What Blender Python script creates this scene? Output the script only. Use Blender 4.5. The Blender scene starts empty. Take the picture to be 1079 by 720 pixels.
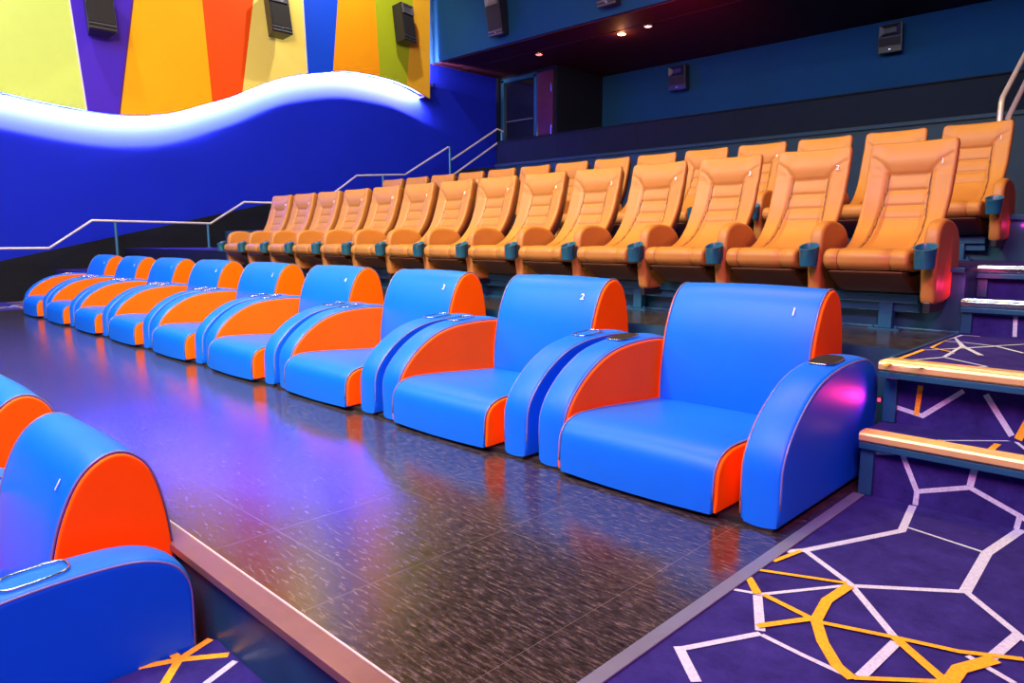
import bpy, bmesh, math, random
from mathutils import Vector, Matrix
random.seed(7)
scene = bpy.context.scene
COL = scene.collection
PI = math.pi

# ------------------------------------------------------------------ camera
F_PX = 754.0
W_PX, H_PX = 1079.0, 720.0
pitch = math.atan(107.5 / F_PX)
yaw = math.atan(777.5 / math.hypot(F_PX, 107.5))
fwd = Vector((-math.cos(yaw) * math.cos(pitch), math.sin(yaw) * math.cos(pitch), -math.sin(pitch)))
rgt = fwd.cross(Vector((0, 0, 1))).normalized()
upv = rgt.cross(fwd)
cam_data = bpy.data.cameras.new('camera')
cam_data.sensor_width = 36.0
cam_data.lens = F_PX / W_PX * 36.0
cam_data.clip_start = 0.05
cam = bpy.data.objects.new('camera', cam_data)
COL.objects.link(cam)
cam.matrix_world = Matrix(((rgt.x, upv.x, -fwd.x, 0), (rgt.y, upv.y, -fwd.y, 0), (rgt.z, upv.z, -fwd.z, 1.0), (0, 0, 0, 1)))
scene.camera = cam

# ------------------------------------------------------------------ exposure, world
vs = scene.view_settings
vs.view_transform = 'Standard'
vs.look = 'None'
vs.gamma = 1.0
vs.exposure = 0.0
vs.use_curve_mapping = False
world = bpy.data.worlds.new('world')
scene.world = world
world.use_nodes = True
bg = world.node_tree.nodes['Background']
bg.inputs['Color'].default_value = (0.05, 0.08, 0.2, 1)
bg.inputs['Strength'].default_value = 0.3

# ------------------------------------------------------------------ lights
def aim(o, target):
    d = Vector(target) - o.location
    o.rotation_euler = d.to_track_quat('-Z', 'Y').to_euler()
def area(name, loc, target, sx, sy, power, color):
    l = bpy.data.lights.new(name, 'AREA'); l.shape = 'RECTANGLE'; l.size = sx; l.size_y = sy
    l.energy = power; l.color = color
    o = bpy.data.objects.new(name, l); COL.objects.link(o); o.location = loc; aim(o, target)
    return o
def spot(name, loc, target, power, color, angle=60, blend=.5, size=.05):
    l = bpy.data.lights.new(name, 'SPOT'); l.energy = power; l.color = color
    l.spot_size = math.radians(angle); l.spot_blend = blend; l.shadow_soft_size = size
    o = bpy.data.objects.new(name, l); COL.objects.link(o); o.location = loc; aim(o, target)
    return o
def point(name, loc, power, color, size=.02):
    l = bpy.data.lights.new(name, 'POINT'); l.energy = power; l.color = color; l.shadow_soft_size = size
    o = bpy.data.objects.new(name, l); COL.objects.link(o); o.location = loc
    return o
# house lights over the armchairs, added side fill, warm light over the tan seats
area('house_light', (-2.0, -1.6, 5.6), (-4.6, 3.2, 0.2), 2.4, 2.0, 310, (.82, .90, 1.0))
area('house_light', (-8.0, -1.2, 5.6), (-8.6, 3.4, 0.2), 3.0, 2.0, 290, (.82, .90, 1.0))
area('side_fill', (1.2, -1.8, 4.4), (-7.5, 3.4, .4), 1.6, 1.4, 640, (1.0, .17, .50))  # added magenta fill for the orange side faces, no fixture there
area('side_fill', (-3.2, .2, 4.4), (-10.2, 3.2, .4), 1.4, 1.0, 420, (1.0, .95, .40))  # added yellow fill that brightens the far armchairs' orange sides
area('warm_light', (-3.2, 4.0, 6.2), (-3.4, 4.9, 1.0), 3.4, .8, 260, (1.0, .60, .02))
area('warm_light', (-8.0, 4.0, 6.2), (-7.6, 4.9, 1.0), 3.0, .8, 150, (1.0, .60, .05))
area('blue_wash', (-3.0, 10.0, 5.0), (-5.0, 15.4, 4.2), 4.0, .5, 70, (.1, .5, 1.0))
area('blue_wash', (-4.5, 1.0, 6.8), (-6.0, 11.4, 6.3), 4.0, .5, 130, (.2, .55, 1.0))
area('blue_wash', (-9.0, 1.0, 6.6), (-13.9, 5.0, 1.5), 3.0, 1.0, 80, (.0, .06, 1.0))
spot('mural_spot', (-11.6, 2.4, 7.6), (-13.8, 3.0, 5.0), 310, (1, .97, .9), 130, .5)
spot('mural_spot', (-11.7, 8.5, 7.8), (-13.8, 8.4, 5.2), 470, (1, .92, .8), 140, .5)
spot('maroon_spot', (-6.6, 10.2, 3.6), (-8.4, 12.0, 5.2), 240, (1, .04, .12), 110, 1)
spot('aisle_glow', (-.905, 3.12, .35), (-1.0, 2.70, .42), 3.2, (1, .02, .22), 120, 1, .015)
point('aisle_glow', (-.905, 4.30, .76), .8, (1, .02, .16), .015)
point('aisle_glow', (-1.00, 6.15, 1.10), .35, (1, .02, .2))

# ------------------------------------------------------------------ materials
def new_mat(name):
    m = bpy.data.materials.new(name); m.use_nodes = True
    nt = m.node_tree
    b = nt.nodes['Principled BSDF']
    return m, nt, b
def setp(b, **kw):
    for k, v in kw.items():
        k = k.replace('_', ' ')
        if isinstance(v, tuple) and len(v) == 3: v = (*v, 1)
        b.inputs[k].default_value = v
def texco(nt, scale=(1, 1, 1), obj=True):
    tc = nt.nodes.new('ShaderNodeTexCoord'); mp = nt.nodes.new('ShaderNodeMapping')
    nt.links.new(tc.outputs['Object' if obj else 'Generated'], mp.inputs['Vector'])
    mp.inputs['Scale'].default_value = scale
    return mp.outputs['Vector']
def noise(nt, vec, scale, detail=4, rough=.6):
    n = nt.nodes.new('ShaderNodeTexNoise'); n.inputs['Scale'].default_value = scale
    n.inputs['Detail'].default_value = detail; n.inputs['Roughness'].default_value = rough
    nt.links.new(vec, n.inputs['Vector']); return n.outputs['Fac']
def ramp(nt, fac, stops):
    r = nt.nodes.new('ShaderNodeValToRGB')
    while len(r.color_ramp.elements) < len(stops): r.color_ramp.elements.new(.5)
    for e, (p, c) in zip(r.color_ramp.elements, stops):
        e.position = p; e.color = (*c, 1)
    nt.links.new(fac, r.inputs['Fac']); return r.outputs['Color']
def bump(nt, b, h, strength=.2, dist=.01):
    bn = nt.nodes.new('ShaderNodeBump'); bn.inputs['Strength'].default_value = strength
    bn.inputs['Distance'].default_value = dist
    nt.links.new(h, bn.inputs['Height']); nt.links.new(bn.outputs['Normal'], b.inputs['Normal'])
def leather(name, c, rough=.42, var=.06, grain=160, bs=.08, spec=.5):
    m, nt, b = new_mat(name)
    v = texco(nt)
    n = noise(nt, v, 3.0, 3)
    lo = tuple(max(0, x * (1 - var)) for x in c); hi = tuple(min(1, x * (1 + var)) for x in c)
    nt.links.new(ramp(nt, n, [(.3, lo), (.7, hi)]), b.inputs['Base Color'])
    setp(b, Roughness=rough, Specular_IOR_Level=spec)
    bump(nt, b, noise(nt, v, grain, 2), bs, .002)
    return m
def plain(name, c, rough=.5, metal=0.0, spec=.5, var=.08, scale=6):
    m, nt, b = new_mat(name)
    n = noise(nt, texco(nt), scale, 4)
    lo = tuple(x * (1 - var) for x in c); hi = tuple(min(1, x * (1 + var)) for x in c)
    nt.links.new(ramp(nt, n, [(.3, lo), (.7, hi)]), b.inputs['Base Color'])
    setp(b, Roughness=rough, Metallic=metal, Specular_IOR_Level=spec)
    return m
def emit(name, c, s):
    m, nt, b = new_mat(name)
    setp(b, Base_Color=(.02, .02, .02), Emission_Color=c, Emission_Strength=s)
    return m

M = {}
M['blue_leather'] = leather('blue_leather', (.0, .165, .93), .46, .05, spec=.35)
M['orange_leather'] = leather('orange_leather', (.97, .155, .001), .55, .05, spec=.12)
M['piping'] = leather('piping', (.16, .20, .45), .22, .05)
M['tan_leather'] = leather('tan_leather', (.43, .182, .038), .48, .06)
M['tan_seam'] = leather('tan_seam', (.11, .036, .012), .6, .05)
M['bead_white'] = plain('bead_white', (.8, .8, .85), .5)
M['bead_plum'] = plain('bead_plum', (.12, .01, .12), .5)
M['brown_shell'] = plain('brown_shell', (.10, .032, .012), .5)
M['number'] = plain('number_thread', (.85, .9, .95), .5)
M['teal_plastic'] = plain('teal_plastic', (.012, .11, .19), .28, 0, .6)
M['black_plastic'] = plain('black_plastic', (.012, .013, .018), .4)
M['black_gap'] = plain('black_gap', (.006, .006, .009), .7)
M['chrome'] = plain('chrome', (.6, .65, .75), .2, 1)
M['rail_metal'] = plain('rail_metal', (.78, .74, .72), .35, .3)
M['post_metal'] = plain('post_metal', (.05, .22, .38), .35, .3)
M['frame_blue'] = plain('frame_blue', (.012, .10, .20), .35, .1, .6)
M['riser_blue'] = plain('riser_blue', (.010, .075, .135), .35, 0, .6, .25, 5)
M['wall_blue'] = plain('wall_blue', (.007, .021, .54), .7, 0, .1, .04, 1.0)
M['wall_teal'] = plain('wall_teal', (.006, .055, .14), .8, 0, .15, .06, 1.2)
M['wall_dark'] = plain('wall_dark', (.004, .008, .015), .8, 0, .2, .08, 1.5)
M['ledge'] = plain('ledge', (.012, .040, .065), .6, 0, .3)
M['maroon'] = plain('maroon', (.045, .006, .012), .7, 0, .2)
M['skirt'] = plain('skirt_black', (.006, .008, .014), .7, 0, .2, .2, 2)
M['brass'] = plain('brass_nosing', (.85, .64, .24), .35, .35, .5)
M['edge_strip'] = plain('edge_strip', (.22, .13, .12), .38, .3, .5, .25, 3)
M['grey_trim'] = plain('grey_trim', (.20, .25, .36), .35, .3)
M['maroon_door'] = plain('maroon_door', (.07, .010, .010), .5, 0, .3)
M['carpet_white'] = plain('carpet_white', (.52, .66, .80), .95, 0, .1, .2, 120)
M['carpet_yellow'] = plain('carpet_yellow', (.85, .48, .03), .95, 0, .1, .2, 120)
m, nt, b = new_mat('carpet')
v = texco(nt)
nt.links.new(ramp(nt, noise(nt, v, 9, 8, .75), [(.3, (.016, .014, .12)), (.6, (.034, .030, .22)), (.8, (.055, .05, .28))]), b.inputs['Base Color'])
setp(b, Roughness=.95, Specular_IOR_Level=.15); bump(nt, b, noise(nt, v, 420, 2), .5, .004)
M['carpet'] = m
# vinyl tiles with pale streaks and thin joints
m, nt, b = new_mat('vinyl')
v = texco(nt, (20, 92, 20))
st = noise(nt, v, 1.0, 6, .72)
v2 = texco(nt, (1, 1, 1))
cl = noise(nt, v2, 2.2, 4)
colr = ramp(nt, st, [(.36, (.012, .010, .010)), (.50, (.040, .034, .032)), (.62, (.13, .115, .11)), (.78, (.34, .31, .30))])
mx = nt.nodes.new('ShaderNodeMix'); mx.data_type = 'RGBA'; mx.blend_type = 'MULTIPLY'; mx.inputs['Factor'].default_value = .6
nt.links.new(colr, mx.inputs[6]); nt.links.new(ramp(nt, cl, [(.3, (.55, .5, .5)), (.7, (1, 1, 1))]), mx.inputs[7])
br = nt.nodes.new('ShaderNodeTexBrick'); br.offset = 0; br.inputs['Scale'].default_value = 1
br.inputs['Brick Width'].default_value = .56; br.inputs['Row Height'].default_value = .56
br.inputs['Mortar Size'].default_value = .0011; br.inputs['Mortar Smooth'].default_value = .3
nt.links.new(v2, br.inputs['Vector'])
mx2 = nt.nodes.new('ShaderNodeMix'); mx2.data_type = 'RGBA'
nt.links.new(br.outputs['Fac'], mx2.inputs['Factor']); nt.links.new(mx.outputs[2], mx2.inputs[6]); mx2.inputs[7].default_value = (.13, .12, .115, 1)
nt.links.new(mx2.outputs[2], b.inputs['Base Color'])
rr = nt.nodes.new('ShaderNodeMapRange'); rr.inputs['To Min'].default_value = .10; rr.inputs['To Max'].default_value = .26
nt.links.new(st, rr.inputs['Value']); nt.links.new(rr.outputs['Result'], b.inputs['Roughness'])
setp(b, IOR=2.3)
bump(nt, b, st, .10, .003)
M['vinyl'] = m

# ------------------------------------------------------------------ mesh helpers
class MB:
    """collects faces with material indices; build() links ONE mesh object"""
    def __init__(s): s.v = []; s.f = []; s.mi = []
    def add(s, vs, fs, mi=0):
        o = len(s.v); s.v += [tuple(x) for x in vs]
        for q in fs: s.f.append([i + o for i in q]); s.mi.append(mi)
    def quad(s, a, b, c, d, mi=0): s.add([a, b, c, d], [(0, 1, 2, 3)], mi)
    def box(s, x0, x1, y0, y1, z0, z1, mi=0):
        s.add([(x0, y0, z0), (x1, y0, z0), (x1, y1, z0), (x0, y1, z0), (x0, y0, z1), (x1, y0, z1), (x1, y1, z1), (x0, y1, z1)],
              [(0, 3, 2, 1), (4, 5, 6, 7), (0, 1, 5, 4), (1, 2, 6, 5), (2, 3, 7, 6), (3, 0, 4, 7)], mi)
    def prism(s, poly, axis, a, b, mi=0):
        """poly: 2D points in the other two axes, extruded on axis from a to b"""
        def P(p, t):
            return (t, p[0], p[1]) if axis == 'x' else ((p[0], t, p[1]) if axis == 'y' else (p[0], p[1], t))
        n = len(poly); vs = [P(p, a) for p in poly] + [P(p, b) for p in poly]
        fs = [tuple(range(n))[::-1], tuple(range(n, 2 * n))] + [(i, (i + 1) % n, n + (i + 1) % n, n + i) for i in range(n)]
        s.add(vs, fs, mi)
    def ribbon(s, pts, w, mi, mapf):
        """flat strip along 2D points with mitred joints"""
        P = [Vector(p) for p in pts]; n = len(P); L = []; R = []
        for i in range(n):
            d = ((P[min(i + 1, n - 1)] - P[max(i - 1, 0)])).normalized()
            nn = Vector((-d.y, d.x))
            if 0 < i < n - 1:
                d1 = (P[i] - P[i - 1]).normalized(); k = max(.5, abs(Vector((-d1.y, d1.x)).dot(nn)))
            else: k = 1
            L.append(mapf(P[i] + nn * w / 2 / k)); R.append(mapf(P[i] - nn * w / 2 / k))
        for i in range(n - 1): s.quad(L[i], R[i], R[i + 1], L[i + 1], mi)
    def tube(s, pts, r, seg=10, mi=0, cap=True, closed=False):
        P = [Vector(p) for p in pts]; n = len(P); rings = []
        ref = None
        for i in range(n):
            if closed: d = (P[(i + 1) % n] - P[i - 1]).normalized()
            else: d = (P[min(i + 1, n - 1)] - P[max(i - 1, 0)]).normalized()
            if ref is None:
                ref = Vector((0, 0, 1)) if abs(d.z) < .9 else Vector((1, 0, 0))
            u = (ref - d * ref.dot(d)).normalized(); ref = u; w = d.cross(u)
            k = 1.0
            rings.append([P[i] + (u * math.cos(2 * PI * j / seg) + w * math.sin(2 * PI * j / seg)) * r * k for j in range(seg)])
        vs = [v for q in rings for v in q]; fs = []
        m = n if closed else n - 1
        for i in range(m):
            a = i * seg; b2 = ((i + 1) % n) * seg
            for j in range(seg): fs.append((a + j, a + (j + 1) % seg, b2 + (j + 1) % seg, b2 + j))
        if cap and not closed: fs += [tuple(range(seg))[::-1], tuple(range((n - 1) * seg, n * seg))]
        s.add(vs, fs, mi)
    def build(s, name, mats, parent=None, smooth=False, bevel=0, flat_ang=None):
        me = bpy.data.meshes.new(name); me.from_pydata(s.v, [], s.f)
        mats = mats if isinstance(mats, (list, tuple)) else [mats]
        for q in mats: me.materials.append(M[q] if isinstance(q, str) else q)
        for p, k in zip(me.polygons, s.mi): p.material_index = min(k, len(mats) - 1); p.use_smooth = smooth
        bm = bmesh.new(); bm.from_mesh(me)
        if bevel:
            bmesh.ops.remove_doubles(bm, verts=bm.verts, dist=1e-5)
        bmesh.ops.recalc_face_normals(bm, faces=bm.faces)
        if flat_ang:
            for e in bm.edges:
                if len(e.link_faces) == 2 and e.calc_face_angle(0) > flat_ang: e.smooth = False
        bm.to_mesh(me); bm.free(); me.update()
        o = bpy.data.objects.new(name, me); COL.objects.link(o)
        if bevel:
            md = o.modifiers.new('bevel', 'BEVEL'); md.width = bevel; md.segments = 2; md.limit_method = 'ANGLE'
        if parent: o.parent = parent
        return o

def thing(name, label, cat, loc=(0, 0, 0), group=None, rot=(0, 0, 0)):
    o = bpy.data.objects.new(name, None); COL.objects.link(o)
    o.empty_display_size = .1
    o.location = loc; o.rotation_euler = rot; o['label'] = label; o['category'] = cat
    if group: o['group'] = group
    return o
def tag(o, label, cat, group=None):
    o['label'] = label; o['category'] = cat
    if group: o['group'] = group
    return o
def struct(o, label=None, cat=None):
    o['kind'] = 'structure'
    if label: o['label'] = label
    if cat: o['category'] = cat
    return o
def dup(root, loc, label, skip=()):
    r = root.copy(); COL.objects.link(r); r.location = loc; r['label'] = label
    for ch in list(root.children):
        if ch.name.split('.')[0] in skip: continue
        c = ch.copy(); COL.objects.link(c); c.parent = r
        for g in list(ch.children):
            d = g.copy(); COL.objects.link(d); d.parent = c
    return r

def smooth_poly(pts, n=6):
    """Catmull-Rom through open points"""
    P = [Vector(p) for p in pts]; out = []
    for i in range(len(P) - 1):
        p0 = P[max(i - 1, 0)]; p1 = P[i]; p2 = P[i + 1]; p3 = P[min(i + 2, len(P) - 1)]
        for k in range(n):
            t = k / n
            out.append(.5 * ((2 * p1) + (p2 - p0) * t + (2 * p0 - 5 * p1 + 4 * p2 - p3) * t * t + (3 * p1 - p0 - 3 * p2 + p3) * t ** 3))
    out.append(P[-1]); return out
def inset_loop(poly, d):
    """inset closed 2D loop by d along averaged normals (clockwise or not is detected)"""
    n = len(poly); A = sum(poly[i].x * poly[(i + 1) % n].y - poly[(i + 1) % n].x * poly[i].y for i in range(n))
    sg = 1 if A > 0 else -1; out = []
    for i in range(n):
        a = (poly[i] - poly[i - 1]); c = (poly[(i + 1) % n] - poly[i])
        a = a.normalized() if a.length > 1e-9 else c.normalized(); c = c.normalized() if c.length > 1e-9 else a
        na = Vector((-a.y, a.x)) * sg; nc = Vector((-c.y, c.x)) * sg
        nn = (na + nc); nn = nn.normalized() if nn.length > 1e-6 else na
        k = max(.6, nn.dot(na))
        out.append(poly[i] + nn * d / k)
    return out
def slab(mb, prof, x0, x1, r=.02, mi=0, seg=4, crown=0.0, groove=(), gmi=1, stations=0):
    """side profile (y,z) loop stretched from x0 to x1 with rounded rims"""
    prof = [Vector(p) for p in prof]; n = len(prof)
    st = []                                # (x, inset, material after)
    st.append((x0, r + .012, mi)); st.append((x0, r + .004, mi))
    for k in range(seg + 1):
        t = k / seg * PI / 2
        st.append((x0 + r * (1 - math.cos(t)), r * (1 - math.sin(t)), mi))
    if crown or stations:
        N = max(6, stations)
        for k in range(1, N):
            u = k / N; st.append((x0 + r + (x1 - x0 - 2 * r) * u, -crown * math.sin(PI * u), mi))
    mid = [(g) for g in groove]
    for g in mid:
        st += [(g - .006, 0, mi), (g - .002, .005, gmi), (g + .002, .005, mi), (g + .006, 0, mi)]
    for k in range(seg + 1):
        t = (seg - k) / seg * PI / 2
        st.append((x1 - r * (1 - math.cos(t)), r * (1 - math.sin(t)), mi))
    st.append((x1, r + .004, mi)); st.append((x1, r + .012, mi))
    if mid:
        head = [q for q in st if q[0] <= x0 + r]; tail = [q for q in st if q[0] >= x1 - r]
        body = sorted([q for q in st if x0 + r < q[0] < x1 - r]); st = head + body + tail
    off = len(mb.v)
    for (x, ins, _) in st:
        lp = inset_loop(prof, ins) if abs(ins) > 1e-9 else prof
        mb.v += [(x, p.x, p.y) for p in lp]
    for i in range(len(st) - 1):
        a = off + i * n; b2 = a + n
        for j in range(n):
            mb.f.append([a + j, a + (j + 1) % n, b2 + (j + 1) % n, b2 + j]); mb.mi.append(st[i][2])
    mb.f.append(list(range(off, off + n))[::-1]); mb.mi.append(mi)
    mb.f.append(list(range(off + (len(st) - 1) * n, off + len(st) * n))); mb.mi.append(mi)

def digit_mesh(text, size):
    cu = bpy.data.curves.new('digits', 'FONT'); cu.body = text; cu.size = size; cu.extrude = .0006
    cu.offset = .0004; cu.align_x = 'CENTER'; cu.align_y = 'CENTER'; cu.resolution_u = 3
    o = bpy.data.objects.new('digits', cu); COL.objects.link(o)
    dg = bpy.context.evaluated_depsgraph_get()
    me = bpy.data.meshes.new_from_object(o.evaluated_get(dg))
    bpy.data.objects.remove(o)
    me.name = 'seat_number'; me.materials.clear(); me.materials.append(M['number'])
    return me

# ================================================================== the room
Z2, Z3, Z4, Z5 = .51, .85, 1.17, 2.73      # heights of the tiers
XE = -.93                                  # left edge of the carpeted steps
XL = -13.9                                 # left wall
XR = 1.5
YF = -4.0; YB = 15.4; ZC = 8.2

CARPET = {'z0': [('w', 0.03, [(-0.732, 2.918), (-0.688, 2.633), (-0.863, 2.239), (-0.904, 2.191)]), ('w', 0.024, [(-0.863, 2.239), (-0.674, 2.104), (-0.478, 1.873)]), ('w', 0.024, [(-0.669, 2.092), (-0.422, 2.285)]), ('w', 0.036, [(-0.422, 2.285), (-0.436, 2.625), (-0.393, 2.932)]), ('w', 0.014, [(-0.692, 2.678), (-0.436, 2.625)]), ('w', 0.016, [(-0.901, 1.832), (-0.831, 1.861), (-0.678, 2.084)]), ('w', 0.03, [(-0.836, 1.847), (-0.746, 1.675)]), ('w', 0.022, [(-0.74, 1.663), (-0.846, 1.464)]), ('w', 0.018, [(-0.735, 1.659), (-0.627, 1.643), (-0.504, 1.631)]), ('w', 0.024, [(-0.422, 2.285), (-0.253, 2.102), (-0.167, 2.026)]), ('w', 0.03, [(-0.858, 1.464), (-0.752, 1.367)]), ('w', 0.03, [(-0.479, 1.86), (-0.492, 1.647)]), ('w', 0.03, [(-0.267, 2.118), (-0.294, 1.946)]), ('w', 0.02, [(-0.337, 1.916), (-0.233, 1.866)]), ('y', 0.018, [(-0.898, 2.084), (-0.868, 2.222)]), ('y', 0.018, [(-0.902, 1.997), (-0.682, 2.096)]), ('y', 0.03, [(-0.906, 1.929), (-0.839, 1.853)]), ('y', 0.022, [(-0.824, 1.859), (-0.665, 1.822)]), ('y', 0.034, [(-0.67, 2.084), (-0.683, 1.95), (-0.663, 1.824), (-0.61, 1.732), (-0.547, 1.653), (-0.501, 1.625)]), ('y', 0.024, [(-0.76, 1.688), (-0.669, 1.832)]), ('y', 0.02, [(-0.654, 1.819), (-0.485, 1.88), (-0.355, 1.921), (-0.236, 1.992)]), ('y', 0.03, [(-0.484, 1.876), (-0.414, 1.817), (-0.346, 1.761)]), ('y', 0.018, [(-0.502, 1.628), (-0.416, 1.701), (-0.349, 1.758)]), ('y', 0.04, [(-0.339, 1.752), (-0.336, 1.838), (-0.286, 1.943)]), ('y', 0.024, [(-0.361, 1.74), (-0.339, 1.752)])],
    'r1': [('w', 0.022, [(-0.785, 0.189), (-0.725, 0.056), (-0.727, 0.002)]), ('w', 0.02, [(-0.725, 0.056), (-0.557, 0.114)]), ('w', 0.026, [(-0.557, 0.114), (-0.547, 0.19)]), ('w', 0.02, [(-0.557, 0.114), (-0.401, 0.05), (-0.371, 0.034)]), ('w', 0.016, [(-0.897, 0.17), (-0.792, 0.192)]), ('w', 0.02, [(-0.401, 0.05), (-0.408, -0.005)])],
    't1': [('w', 0.014, [(-0.694, 2.969), (-0.475, 3.176), (-0.458, 3.253)]), ('w', 0.016, [(-0.475, 3.176), (-0.413, 3.047)]), ('y', 0.03, [(-0.685, 2.986), (-0.649, 2.962)]), ('y', 0.026, [(-0.513, 2.968), (-0.511, 3.083)])],
    'r2': [('w', 0.02, [(-0.889, 0.319), (-0.785, 0.298), (-0.65, 0.42)]), ('w', 0.024, [(-0.577, 0.417), (-0.483, 0.274)]), ('y', 0.022, [(-0.8, 0.42), (-0.807, 0.298)]), ('y', 0.03, [(-0.438, 0.338), (-0.463, 0.264)])],
    't2': [('w', 0.014, [(-0.831, 2.981), (-0.599, 3.247)]), ('w', 0.016, [(-0.599, 3.247), (-0.777, 3.381), (-0.782, 3.548)]), ('w', 0.014, [(-0.912, 3.028), (-0.875, 3.156), (-0.777, 3.381)]), ('w', 0.02, [(-0.917, 3.511), (-0.781, 3.736), (-0.692, 3.903), (-0.559, 3.746)]), ('w', 0.02, [(-0.932, 3.923), (-0.826, 3.939), (-0.692, 3.903)]), ('w', 0.026, [(-0.912, 4.11), (-0.802, 3.795), (-0.678, 3.545)]), ('w', 0.018, [(-0.822, 4.237), (-0.907, 4.233), (-0.915, 3.985)]), ('y', 0.02, [(-0.884, 2.969), (-0.899, 3.165), (-0.897, 3.546)]), ('y', 0.014, [(-0.899, 3.165), (-0.965, 3.197)]), ('w', 0.016, [(-0.802, 3.795), (-0.777, 3.381)]), ('w', 0.016, [(-0.692, 3.903), (-0.587, 4.088)]), ('y', 0.016, [(-0.915, 3.985), (-0.889, 3.63), (-0.782, 3.548)])],
    'r3': [('w', 0.022, [(-0.807, 0.666), (-0.696, 0.62), (-0.643, 0.661)]), ('w', 0.022, [(-0.696, 0.62), (-0.692, 0.514)])],
    'low': [('y', 0.03, [(-2.153, 0.626), (-2.108, 0.724), (-2.027, 0.839)]), ('y', 0.03, [(-2.154, 0.722), (-2.108, 0.724)]), ('y', 0.03, [(-2.152, 0.837), (-2.108, 0.724), (-2.012, 0.644)]), ('w', 0.026, [(-1.979, 0.838), (-1.93, 0.724)])]}

def carpet_lines(mb, key, mapf):
    for i, (colr, w, pts) in enumerate(CARPET[key]):
        def mp(p, i=i):
            q = mapf(Vector((max(p.x, XE + .02), p.y)) if key != 'low' else p)
            return (q[0], q[1] - .00022 * i, q[2]) if key in ('r1', 'r2', 'r3') else (q[0], q[1], q[2] + .00022 * i)
        mb.ribbon(pts, w * .85, 1 if colr == 'w' else 2, mp)
def random_lines(mb, x0, x1, y0, y1, z, seed, n=14):
    rd = random.Random(seed)
    P = [Vector((rd.uniform(x0, x1), rd.uniform(y0, y1))) for _ in range(n)]
    for i, p in enumerate(P):
        q = sorted(P, key=lambda t: (t - p).length)[1:4]
        for t in q[:2]:
            z += .0002; mb.ribbon([p, t], .026, 1 if i % 3 else 2, lambda a: (a.x, a.y, z))

# floors, one mesh per tier (vinyl under the seats, painted risers)
def tier(x0, x1, y0, y1, z0, z1, mats=('vinyl', 'riser_blue')):
    mb = MB(); mb.box(x0, x1, y0, y1, z0, z1, 1)
    mb.mi[1] = 0
    return mb
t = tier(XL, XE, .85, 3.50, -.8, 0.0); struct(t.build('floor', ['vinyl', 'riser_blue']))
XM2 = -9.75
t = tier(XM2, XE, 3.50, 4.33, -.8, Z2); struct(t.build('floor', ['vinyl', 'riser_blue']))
t = tier(XL, XM2, 3.50, 4.33, -.8, Z2); struct(t.build('floor', ['carpet', 'skirt']))
t = tier(XL, XM2, 4.33, 6.16, -.8, Z3); struct(t.build('floor', ['carpet', 'skirt']))
t = tier(XM2, XE, 4.33, 6.16, -.8, Z3); struct(t.build('floor', ['carpet', 'riser_blue']))
t = tier(XL, XR, 6.16, 12.2, -.8, Z4); struct(t.build('floor', ['carpet', 'riser_blue']))
t = tier(XL, XR, 12.2, YB, -.8, Z5); struct(t.build('floor', ['carpet', 'wall_dark']))
# lower tier in front, carpeted
mb = MB(); mb.box(XL, -2.14, YF, .85, -.9, -.44, 0)
mz = lambda z: (lambda p: (p.x, p.y, z))
struct(mb.build('floor', ['carpet']))
mb = MB(); mb.box(-2.14, XE, .12, .85, -.9, -.25, 0)
carpet_lines(mb, 'low', mz(-.249))
struct(mb.build('floor', ['carpet', 'carpet_white', 'carpet_yellow']))
mb = MB(); mb.box(-2.14, XR, YF, .12, -.9, -.44, 0); struct(mb.build('floor', ['carpet']))
# aisle carpet, flat part and the step towards the screen
mb = MB(); mb.box(XE, XR, .12, 2.93, -.9, 0, 0); carpet_lines(mb, 'z0', mz(.0012))
random_lines(mb, .05, 1.4, .6, 2.7, .0012, 3)
struct(mb.build('floor', ['carpet', 'carpet_white', 'carpet_yellow']))
# carpeted steps
my = lambda y: (lambda p: (p.x, y, p.y))
def step(y0, y1, z, key_r=None, key_t=None, ry=None):
    mb = MB(); mb.box(XE, XR, y0, y1, -.9, z, 0)
    if key_r: carpet_lines(mb, key_r, my(y0 - .0012))
    if key_t: carpet_lines(mb, key_t, mz(z + .0012))
    struct(mb.build('floor', ['carpet', 'carpet_white', 'carpet_yellow']))
step(2.93, 3.16, .252, 'r1', 't1')
step(3.16, 4.33, Z2, 'r2', 't2')
step(4.33, 4.62, .685, 'r3')
step(4.62, 6.16, Z3)
# step nosings with their dark frames and end posts
def nosing(y, z, x0=XE, mat='brass', lead=.05):
    t = thing('step_nosing', '', 'step edge', (x0, y, z))
    L = XR - x0
    mb = MB(); mb.prism([(-lead, -.004), (-lead, -.024), (-lead + .012, -.034), (-.002, -.034), (-.002, .0), (.035, .0), (.035, .006), (-lead + .006, .006)], 'x', 0, L, 0)
    for k in range(4):
        yy = -lead + .012 + k * .018; mb.box(0, L, yy, yy + .004, .006, .009, 0)
    mb.build('tread_strip', mat, t, bevel=.0015)
    mb = MB(); mb.prism([(-lead + .006, -.034), (-lead + .006, -.058), (-.002, -.070), (-.002, -.034)], 'x', 0, L, 0)
    mb.build('under_frame', 'frame_blue', t, bevel=.002)
    return t
n1 = nosing(2.93, .252); n1['label'] = 'brass edge strip on the lowest carpeted step beside the nearest armchair'
n2 = nosing(3.16, Z2, lead=.11); n2['label'] = 'brass edge strip of the carpet landing, second step up beside the nearest armchair'
n3 = nosing(4.33, .685, mat='chrome'); n3['label'] = 'pale metal edge strip on the step beside the end tan seat, under the magenta panel'
n4 = nosing(4.62, Z3, mat='chrome'); n4['label'] = 'pale metal edge strip on the upper step beside the end tan seat'
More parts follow.
